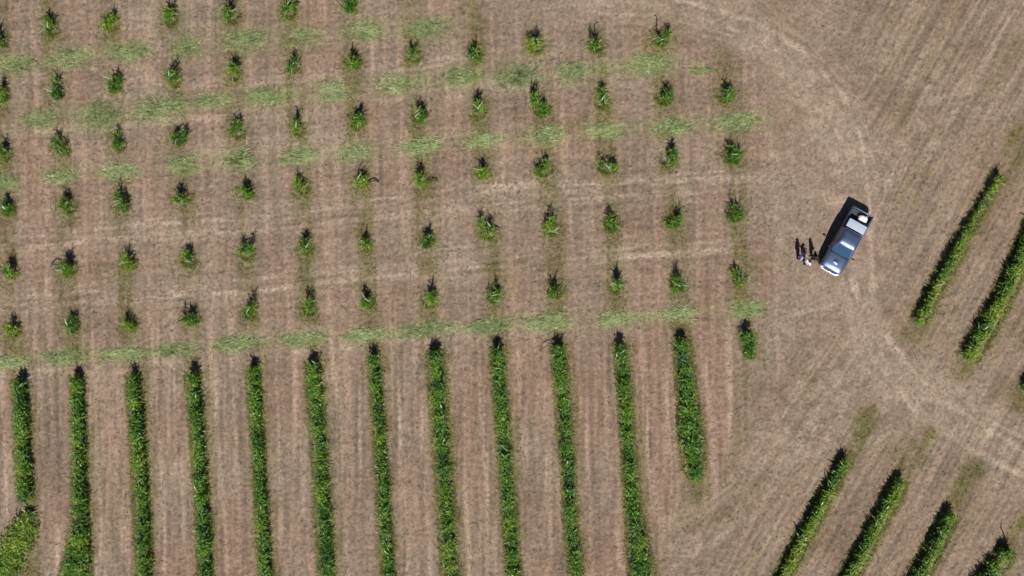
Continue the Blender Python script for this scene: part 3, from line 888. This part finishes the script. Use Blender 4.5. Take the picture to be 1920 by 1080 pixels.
def bm_obj(name, bm, mat, parent=None, smooth=True, bevel=0.0, sub=0):
    me = bpy.data.meshes.new(name)
    bmesh.ops.recalc_face_normals(bm, faces=bm.faces)
    bm.to_mesh(me); bm.free()
    me.materials.append(mat)
    for p in me.polygons: p.use_smooth = smooth
    o = link(name, me, parent)
    if bevel:
        m = o.modifiers.new('bevel', 'BEVEL'); m.width = bevel; m.segments = 3; m.limit_method = 'ANGLE'; m.harden_normals = False
    if sub:
        m = o.modifiers.new('sub', 'SUBSURF'); m.levels = sub; m.render_levels = sub
    return o

def box_bm(x0, x1, y0, y1, z0, z1, bm=None):
    bm = bm or bmesh.new()
    vs = [bm.verts.new((x, y, z)) for x in (x0, x1) for y in (y0, y1) for z in (z0, z1)]
    for f in ((0, 1, 3, 2), (4, 6, 7, 5), (0, 4, 5, 1), (2, 3, 7, 6), (0, 2, 6, 4), (1, 5, 7, 3)):
        bm.faces.new([vs[i] for i in f])
    return bm

def loft(rings, closed=True, caps=True):
    bm = bmesh.new()
    R_ = [[bm.verts.new(p) for p in r] for r in rings]
    n = len(rings[0])
    for a, b in zip(R_[:-1], R_[1:]):
        for i in range(n if closed else n - 1):
            j = (i + 1) % n
            bm.faces.new((a[i], a[j], b[j], b[i]))
    if caps and closed:
        bm.faces.new(R_[0][::-1]); bm.faces.new(R_[-1])
    return bm

def grid_bm(P):
    bm = bmesh.new()
    R_ = [[bm.verts.new(p) for p in r] for r in P]
    for a, b in zip(R_[:-1], R_[1:]):
        for i in range(len(a) - 1): bm.faces.new((a[i], a[i + 1], b[i + 1], b[i]))
    return bm

def lathe_y(prof, n=28):
    """profile of (radius, y) revolved about the y axis"""
    rings = []
    for k in range(n):
        a = 2 * math.pi * k / n
        rings.append([(r * math.cos(a), y, r * math.sin(a)) for r, y in prof])
    rings.append(rings[0])
    bm = grid_bm(rings)
    bmesh.ops.remove_doubles(bm, verts=bm.verts, dist=1e-5)
    return bm

def build_truck():
    tx, ty = W(*TRUCK_PX)
    heading = math.atan2(-0.874, -0.486)
    T = empty('pickup_truck', (tx, ty, 0), heading)
    SC = 0.965
    T.scale = (SC, SC, SC)
    tag(T, 'dark blue double cab pickup truck parked on the bare track', 'pickup')
    # lower body: nose, bonnet, doors' lower half
    def sec(x, w, zt, zb=0.42, crown=0.05, sh=0.10):
        half = [(0.0, zb), (w * 0.86, zb), (w * 0.965, zb + 0.10), (w, zb + 0.26), (w * 0.995, zt - sh - 0.06), (w * 0.965, zt - sh * 0.45), (w * 0.90, zt - sh * 0.10), (w * 0.70, zt + crown * 0.3), (w * 0.35, zt + crown * 0.8), (0.0, zt + crown)]
        return [(x, y, z) for y, z in half] + [(x, -y, z) for y, z in half[-2:0:-1]]
    st = [(2.64, .58, .66, .45, .02, .06), (2.62, .70, .78, .43, .03, .08), (2.54, .80, .89, .42, .04, .10), (2.40, .855, .965, .42, .05, .12), (2.1, .885, 1.02, .42, .055, .12), (1.7, .90, 1.055, .42, .055, .11), (1.32, .905, 1.08, .42, .05, .10),
          (1.05, .905, 1.09, .42, .03, .08), (0.3, .905, 1.09, .42, .02, .08), (-0.5, .905, 1.09, .42, .02, .08), (-0.86, .90, 1.09, .42, .02, .08)]
    bm_obj('body', loft([sec(*s_) for s_ in st]), M_paint, T)
    # cab greenhouse as stacked rounded rectangles
    def ring(z, xf, xr, w, rc=0.16, bow=0.07):
        pts = []
        for (cx, cy, a0) in ((xf - rc, w - rc, 0), (xr + rc, w - rc, 90), (xr + rc, -w + rc, 180), (xf - rc, -w + rc, 270)):
            for k in range(6):
                a = R(a0 + (90 * k / 5))
                pts.append([cx + rc * math.cos(a), cy + rc * math.sin(a), z])
            if a0 == 0 or a0 == 180:
                pass
        # bow the front
        for p in pts:
            if p[0] > xf - 0.5: p[0] += bow * (1 - (p[1] / w) ** 2) - bow * 0.5
        return [tuple(p) for p in pts]
    prof = [(1.06, 1.30, -0.86, .865), (1.20, 1.12, -0.85, .845), (1.40, .86, -0.82, .800), (1.58, .62, -0.78, .745), (1.665, .49, -0.74, .700), (1.715, .38, -0.69, .645), (1.745, .25, -0.60, .55), (1.765, .0, -0.42, .38)]
    rings = [ring(z, a, b, w, 0.16 if w > 0.6 else 0.14) for z, a, b, w in prof]
    bm_obj('cab', loft(rings), M_paint, T)
    def G(z):
        zs = [p[0] for p in prof]
        return [float(np.interp(z, zs, [p[k] for p in prof])) for k in (1, 2, 3)]
    # windscreen
    P = []
    for z in np.linspace(1.13, 1.645, 7):
        xf, xr, w = G(z)
        row = []
        for t in np.linspace(-0.80, 0.80, 11):
            y = t * w
            row.append((xf + 0.07 * (1 - t * t) - 0.035 + 0.004 - 0.03 * max(0, abs(t) - 0.75), y, z + 0.012))
        P.append(row)
    ws = bm_obj('windscreen', grid_bm(P), M_glass, T)
    # wipers
    for sgn_ in (-1, 1):
        v, f = curve_tube([(1.235, sgn_ * 0.1 + 0.05, 1.15), (1.19, sgn_ * 0.25 + 0.15, 1.19), (1.13, sgn_ * 0.38 + 0.25, 1.23)], 0.008, 0.006)
        link('wiper', np_mesh('wiper', v, f, M_black, True), ws)
    # side windows, two a side
    for s_ in (1, -1):
        for (fa, fb) in ((0.30, 0.56), (0.60, 0.93)):
            P = []
            for z in np.linspace(1.14, 1.60, 5):
                xf, xr, w = G(z)
                x0 = xf - 0.17; x1 = xr + 0.12
                lo = x0 + (x1 - x0) * ((fa - 0.30) / 0.70); hi = x0 + (x1 - x0) * ((fb - 0.30) / 0.70)
                P.append([(lo + (hi - lo) * t, s_ * (w + 0.004), z) for t in np.linspace(0, 1, 5)])
            bm_obj('side_window', grid_bm(P), M_glass, T)
    P = []
    for z in np.linspace(1.18, 1.58, 4):
        xf, xr, w = G(z)
        P.append([(xr - 0.004, t * w * 0.72, z) for t in np.linspace(-1, 1, 6)])
    bm_obj('rear_window', grid_bm(P), M_glass, T)
    # doors, proud of the body, with handles
    for s_ in (1, -1):
        for (x0, x1) in ((0.16, 1.10), (-0.80, 0.13)):
            d = bm_obj('door', box_bm(x0, x1, min(s_ * .88, s_ * .913), max(s_ * .88, s_ * .913), 0.56, 0.965), M_paint, T, True, 0.012)
            bm_obj('door_handle', box_bm(x0 + 0.06, x0 + 0.22, min(s_ * .913, s_ * .94), max(s_ * .913, s_ * .94), 0.88, 0.91), M_chrome, d, True, 0.008)
        # mirror
        mb = bmesh.new()
        bmesh.ops.create_uvsphere(mb, u_segments=14, v_segments=10, radius=1, matrix=Matrix.Translation((1.02, s_ * 1.06, 1.16)) @ Matrix.Diagonal((0.07, 0.12, 0.09, 1)))
        box_bm(0.99, 1.04, min(s_ * .85, s_ * 1.0), max(s_ * .85, s_ * 1.0), 1.10, 1.14, mb)
        bm_obj('mirror', mb, M_black, T)
    # bed
    bm_obj('bed_floor', box_bm(-2.52, -0.90, -.80, .80, 0.60, 0.66), M_liner, T, False)
    for s_ in (1, -1):
        a, b = sorted((s_ * .79, s_ * .90))
        bm_obj('bed_side', box_bm(-2.56, -0.875, a, b, 0.45, 1.10), M_paint, T, True, 0.03)
        a, b = sorted((s_ * .62, s_ * .792))
        bm_obj('wheel_well', box_bm(-2.0, -1.25, a, b, 0.66, 0.84), M_liner, T, True, 0.03)
        bm_obj('tail_light', box_bm(-2.585, -2.555, s_ * .83 - .055, s_ * .83 + .055, 0.72, 1.02), M_red, T, True, 0.01)
    bm_obj('bed_front', box_bm(-0.94, -0.878, -.788, .788, 0.66, 1.12), M_paint, T, True, 0.015)
    tg = bm_obj('tailgate', box_bm(-2.60, -2.53, -.785, .785, 0.56, 1.08), M_paint, T, True, 0.02)
    bm_obj('handle', box_bm(-2.615, -2.60, -.12, .12, 0.90, 0.96), M_chrome, tg, True, 0.006)
    rb = bm_obj('rear_bumper', box_bm(-2.74, -2.60, -.82, .82, 0.42, 0.56), M_chrome, T, True, 0.03)
    bm_obj('number_plate', box_bm(-2.75, -2.742, -.2, .2, 0.44, 0.54), M_plate, rb, False)
    # front
    bm_obj('front_bumper', loft([[(2.45, y, z) for y, z in ((-.86, .40), (.86, .40), (.86, .60), (-.86, .60))], [(2.66, y, z) for y, z in ((-.74, .40), (.74, .40), (.74, .60), (-.74, .60))], [(2.72, y, z) for y, z in ((-.55, .42), (.55, .42), (.55, .58), (-.55, .58))]]), M_alloy, T, True, 0.02)
    g = bm_obj('grille', box_bm(2.60, 2.665, -.42, .42, 0.62, 0.76), M_black, T, True, 0.015)
    for z in (0.655, 0.69, 0.725):
        bm_obj('grille_bar', box_bm(2.667, 2.68, -.40, .40, z - 0.008, z + 0.008), M_chrome, g, True, 0.004)
    for s_ in (1, -1):
        hb = bmesh.new()
        bmesh.ops.create_uvsphere(hb, u_segments=16, v_segments=10, radius=1, matrix=Matrix.Translation((2.50, s_ * .64, 0.78)) @ Matrix.Rotation(s_ * -0.45, 4, 'Z') @ Matrix.Diagonal((0.14, 0.17, 0.10, 1)))
        bm_obj('headlight', hb, M_lamp, T)
    # bonnet scoop and seams
    bm_obj('bonnet_scoop', loft([[(1.62, y, z) for y, z in ((-.20, 1.07), (.20, 1.07), (.17, 1.12), (-.17, 1.12))], [(1.85, y, z) for y, z in ((-.22, 1.06), (.22, 1.06), (.19, 1.135), (-.19, 1.135))], [(1.98, y, z) for y, z in ((-.20, 1.05), (.20, 1.05), (.19, 1.10), (-.19, 1.10))]]), M_paint, T, True, 0.015)
    bm_obj('cowl_panel', box_bm(1.22, 1.34, -.74, .74, 1.105, 1.138), M_black, T, True, 0.01)
    for s_ in (1, -1):
        v, f = curve_tube([(2.46, s_ * .58, 0.965), (2.1, s_ * .64, 1.052), (1.7, s_ * .67, 1.088), (1.36, s_ * .68, 1.112)], 0.007, 0.007)
        link('bonnet_seam', np_mesh('bonnet_seam', v, f, M_black, True), T)
    # wheels
    for x in (1.62, -1.62):
        for s_ in (1, -1):
            arch = bm_obj('wheel_arch', lathe_y([(0.0, s_ * .86), (0.42, s_ * .86), (0.43, s_ * .912), (0.0, s_ * .912)]), M_black, T)
            arch.location = (x, 0, 0.40)
            wh = empty('wheel', (x, s_ * 0.80, 0.37)); wh.parent = T
            bm_obj('tyre', lathe_y([(0.22, -.11), (0.33, -.12), (0.365, -.09), (0.37, 0), (0.365, .09), (0.33, .12), (0.22, .11), (0.22, -.11)]), M_rubber, wh)
            bm_obj('rim', lathe_y([(0.0, s_ * .07), (0.07, s_ * .10), (0.09, s_ * .075), (0.20, s_ * .085), (0.222, s_ * .11), (0.222, -s_ * .08), (0.0, -s_ * .08)]), M_alloy, wh)
    v, f = curve_tube([(1.25, 0.70, 1.12), (1.2, 0.72, 1.5), (1.1, 0.74, 1.95)], 0.008, 0.004)
    link('aerial', np_mesh('aerial', v, f, M_black, True), T)
    # load: white tool box across the bed, white sack behind it
    mw = Matrix.Translation((tx, ty, 0)) @ Matrix.Rotation(heading, 4, 'Z') @ Matrix.Scale(SC, 4)
    p = mw @ Vector((-1.26, 0, 0.662))
    B = empty('tool_box', tuple(p), heading)
    tag(B, 'white tool box lying across the front of the pickup bed', 'tool box')
    bm_obj('box', box_bm(-.30, .30, -.70, .70, 0.19, 0.70), M_white, B, True, 0.02)
    for y in (-.5, .5): bm_obj('foot', box_bm(-.28, .28, y - .05, y + .05, 0.0, 0.19), M_liner, B, True, 0.01)
    lid = bm_obj('lid', box_bm(-.32, .32, -.72, .72, 0.70, 0.76), M_white, B, True, 0.02)
    for y in (-.4, .4): bm_obj('latch', box_bm(-.335, -.318, y - .05, y + .05, 0.66, 0.74), M_chrome, B, True, 0.004)
    p = mw @ Vector((-2.10, 0.26, 0.662))
    r = np.random.default_rng(3)
    sb = bmesh.new()
    bmesh.ops.create_icosphere(sb, subdivisions=4, radius=1)
    for v_ in sb.verts:
        c = v_.co
        e = 0.55
        q = Vector((math.copysign(abs(c.x) ** e, c.x) * .26, math.copysign(abs(c.y) ** e, c.y) * .36, math.copysign(abs(c.z) ** 0.8, c.z) * .19 + .18))
        q += Vector((math.sin(q.y * 17) * .012, math.sin(q.x * 23 + q.z * 9) * .012, math.sin(q.x * 14 + q.y * 19) * .018))
        if q.z < 0: q.z = 0
        v_.co = q
    so = bm_obj('sack', sb, M_sack); so.location = p; so.rotation_euler = (0, 0, heading + 0.25)
    tag(so, 'bulging white sack lying near the tailgate of the pickup', 'sack')
build_truck()

# ------------------------------------------------------------------ people
M_skin = plain('skin', (0.16, 0.085, 0.055), 0.55, var=0.05)
M_hair = plain('hair', (0.012, 0.010, 0.009), 0.6)
def cloth(name, c): return plain(name, c, 0.85, spec=0.2, var=0.1, bump=0.4, scale=14)

def capsules(segs, voxel, name, mat, parent, smooth_it=6):
    """union of tapered capsules remeshed into one continuous surface; segs: (p0, r0, p1, r1[, flatten])"""
    V, F = [], []
    for sg in segs:
        p0, r0, p1, r1 = sg[:4]
        a, b = Vector(p0), Vector(p1)
        d = b - a
        L = max(d.length, 1e-4)
        q = d.normalized().to_track_quat('Z', 'X') if d.length > 1e-4 else Matrix.Identity(3).to_quaternion()
        rows = []
        nu, nv = 14, 5
        for k in range(nv + 1):
            t = -math.pi / 2 + (math.pi / 2) * k / nv
            rows.append((r0 * math.cos(t), r0 * math.sin(t)))
        for k in range(nv + 1):
            t = (math.pi / 2) * k / nv
            rows.append((r1 * math.cos(t), L + r1 * math.sin(t)))
        o = len(V)
        for (rr_, z) in rows:
            for u in range(nu):
                an = 2 * math.pi * u / nu
                V.append(tuple(a + q @ Vector((max(rr_, 1e-4) * math.cos(an), max(rr_, 1e-4) * math.sin(an), z))))
        for i in range(len(rows) - 1):
            for u in range(nu):
                F.append((o + i * nu + u, o + i * nu + (u + 1) % nu, o + (i + 1) * nu + (u + 1) % nu, o + (i + 1) * nu + u))
        F.append(tuple(o + u for u in range(nu))[::-1]); F.append(tuple(o + (len(rows) - 1) * nu + u for u in range(nu)))
    me = bpy.data.meshes.new(name)
    me.from_pydata(V, [], F)
    me.materials.append(mat)
    ob = link(name, me, parent)
    m = ob.modifiers.new('remesh', 'REMESH'); m.mode = 'VOXEL'; m.voxel_size = voxel; m.use_smooth_shade = True
    m = ob.modifiers.new('smooth', 'SMOOTH'); m.iterations = smooth_it; m.factor = 0.5
    return ob

def person(px, rz, label, shirt, trousers, pose, height=1.68, hat=None):
    X, Y = W(*px)
    P = empty('person', (X, Y, 0), rz)          # faces local +x
    tag(P, label, 'person', 'people talking beside the pickup')
    k = height / 1.7
    P.scale = (k, k, k)
    hip, sh = 0.90, 1.40
    st = pose.get('stance', 0.10)
    legs = []
    body, top, pants = [], [], []
    for s_ in (1, -1):
        fx = pose.get('step', 0.0) * s_
        hipj = (0, s_ * .085, hip); knee = (fx * .55 + 0.03, s_ * (.085 + st) * .5 + s_ * .05, 0.49); ank = (fx, s_ * st, 0.085)
        body += [(hipj, .085, knee, .055), (knee, .055, ank, .04), ((fx - .03, s_ * st, .05), .04, (fx + .14, s_ * (st + .02), .035), .03)]
        pants += [(hipj, .105, knee, .075), (knee, .075, (fx, s_ * st, .11), .065)]
        shj = (0, s_ * .175, sh - .02)
        el, wr = pose['arms'][0 if s_ > 0 else 1]
        body += [(shj, .055, el, .043), (el, .043, wr, .030)]
        top += [(shj, .072, tuple(shj[i] + (el[i] - shj[i]) * .92 for i in range(3)), .062)]
        if pose.get('sleeves'): top += [(el, .055, tuple(el[i] + (wr[i] - el[i]) * .85 for i in range(3)), .045)]
        # hand: palm and five fingers
        e_, w_ = Vector(el), Vector(wr)
        d = (w_ - e_).normalized()
        side_ = d.cross(Vector((0.2, s_ * 1.0, 0.1))).normalized()
        nrm = d.cross(side_)
        pc = w_ + d * .05
        body += [(tuple(w_), .028, tuple(pc + d * .03), .034)]
        for i, ln in enumerate((.060, .070, .066, .050)):
            b0 = pc + d * .045 + side_ * (i - 1.5) * .021
            b1 = b0 + d * ln * .6 + nrm * .012
            body += [(tuple(b0), .0115, tuple(b1), .0105), (tuple(b1), .0105, tuple(b1 + d * ln * .4 + nrm * .025), .009)]
        b0 = w_ + d * .03 - side_ * .03
        body += [(tuple(b0), .013, tuple(b0 + d * .045 - side_ * .03), .011)]
    for y in (-.075, 0, .075):
        body += [((0, y, hip), .10, (-.01, y * 1.0, 1.12), .095), ((-.01, y, 1.12), .095, (0, y * 1.5, sh - .06), .095)]
        top += [((0, y * 1.1, hip - .04), .125, (-.01, y, 1.12), .112), ((-.01, y, 1.12), .112, (0, y * 1.55, sh - .06), .112)]
        pants += [((0, y, hip + .02), .112, (0, y, hip - .02), .112)]
    top += [((0, -.15, sh), .062, (0, .15, sh), .062)]
    tilt = pose.get('look', (0.02, 0))
    hx, hy = tilt
    body += [((0, 0, sh), .058, (hx * .6, hy * .6, 1.50), .054)]
    hc = Vector((hx + .01, hy, 1.585))
    body += [(tuple(hc + Vector((-.015, 0, .03))), .088, tuple(hc + Vector((.01, 0, .02))), .085), (tuple(hc + Vector((.03, 0, -.05))), .058, tuple(hc + Vector((.01, 0, .0))), .078),
             (tuple(hc + Vector((.09, 0, .005))), .013, tuple(hc + Vector((.108, 0, -.02))), .016)]
    for s_ in (1, -1): body += [(tuple(hc + Vector((.0, s_ * .088, .0))), .018, tuple(hc + Vector((.0, s_ * .09, -.02))), .015)]
    bo = capsules(body, .012, 'body', M_skin, P, 4)
    capsules(top, .014, 'shirt', shirt, P, 5)
    capsules(pants, .014, 'trousers', trousers, P, 5)
    capsules([(tuple(hc + Vector((-.03, 0, .05))), .092, tuple(hc + Vector((.005, 0, .06))), .085), (tuple(hc + Vector((-.05, 0, -.02))), .07, tuple(hc + Vector((-.04, 0, .04))), .08)], .012, 'hair', M_hair, P, 4)
    for s_ in (1, -1):
        eb = bmesh.new(); bmesh.ops.create_uvsphere(eb, u_segments=10, v_segments=8, radius=.012)
        o = bm_obj('eye', eb, M_plate, P); o.location = hc + Vector((.084, s_ * .033, .012))
        pb = bmesh.new(); bmesh.ops.create_uvsphere(pb, u_segments=8, v_segments=6, radius=.006)
        q = bm_obj('pupil', pb, M_hair, o); q.location = (.008, 0, 0)
        capsules([((-.02 + .16, s_ * (st + .015), .038), .042, (-.045, s_ * st, .042), .045)], .012, 'shoe', M_black, P, 3).location = (pose.get('step', 0.0) * s_, 0, 0)
    mo = capsules([(tuple(hc + Vector((.083, -.022, -.048))), .007, tuple(hc + Vector((.083, .022, -.048))), .007)], .004, 'mouth', plain('lips', (0.16, 0.05, 0.04), 0.5), P, 1)
    return P

rel = {'arms': [((-.02, .27, 1.12), (.06, .25, .88)), ((-.02, -.27, 1.12), (.06, -.25, .88))], 'stance': .11, 'look': (.04, .0), 'sleeves': True}
fold = {'arms': [((.0, .30, 1.14), (.20, .12, 1.10)), ((.0, -.30, 1.14), (.22, -.10, 1.14))], 'stance': .12, 'step': .05, 'look': (.05, .01)}
akimbo = {'arms': [((-.08, .38, 1.16), (.02, .20, 1.0)), ((-.08, -.38, 1.16), (.02, -.20, 1.0))], 'stance': .12, 'look': (.03, 0.0), 'sleeves': True}
person(PEOPLE_PX[0], -0.4, 'person in a lilac blue shirt, farthest from the pickup', cloth('lilac_cloth', (0.36, 0.36, 0.62)), cloth('dark_trousers', (0.03, 0.035, 0.07)), rel, 1.66)
person(PEOPLE_PX[1], 0.6, 'person in a white shirt and dark trousers, in the middle', cloth('white_cloth', (0.80, 0.80, 0.80)), cloth('charcoal_trousers', (0.025, 0.025, 0.03)), fold, 1.66)
person(PEOPLE_PX[2], 3.5, 'person all in dark clothes, standing nearest the pickup', cloth('dark_shirt', (0.035, 0.022, 0.022)), cloth('black_trousers', (0.02, 0.018, 0.018)), akimbo, 1.74)
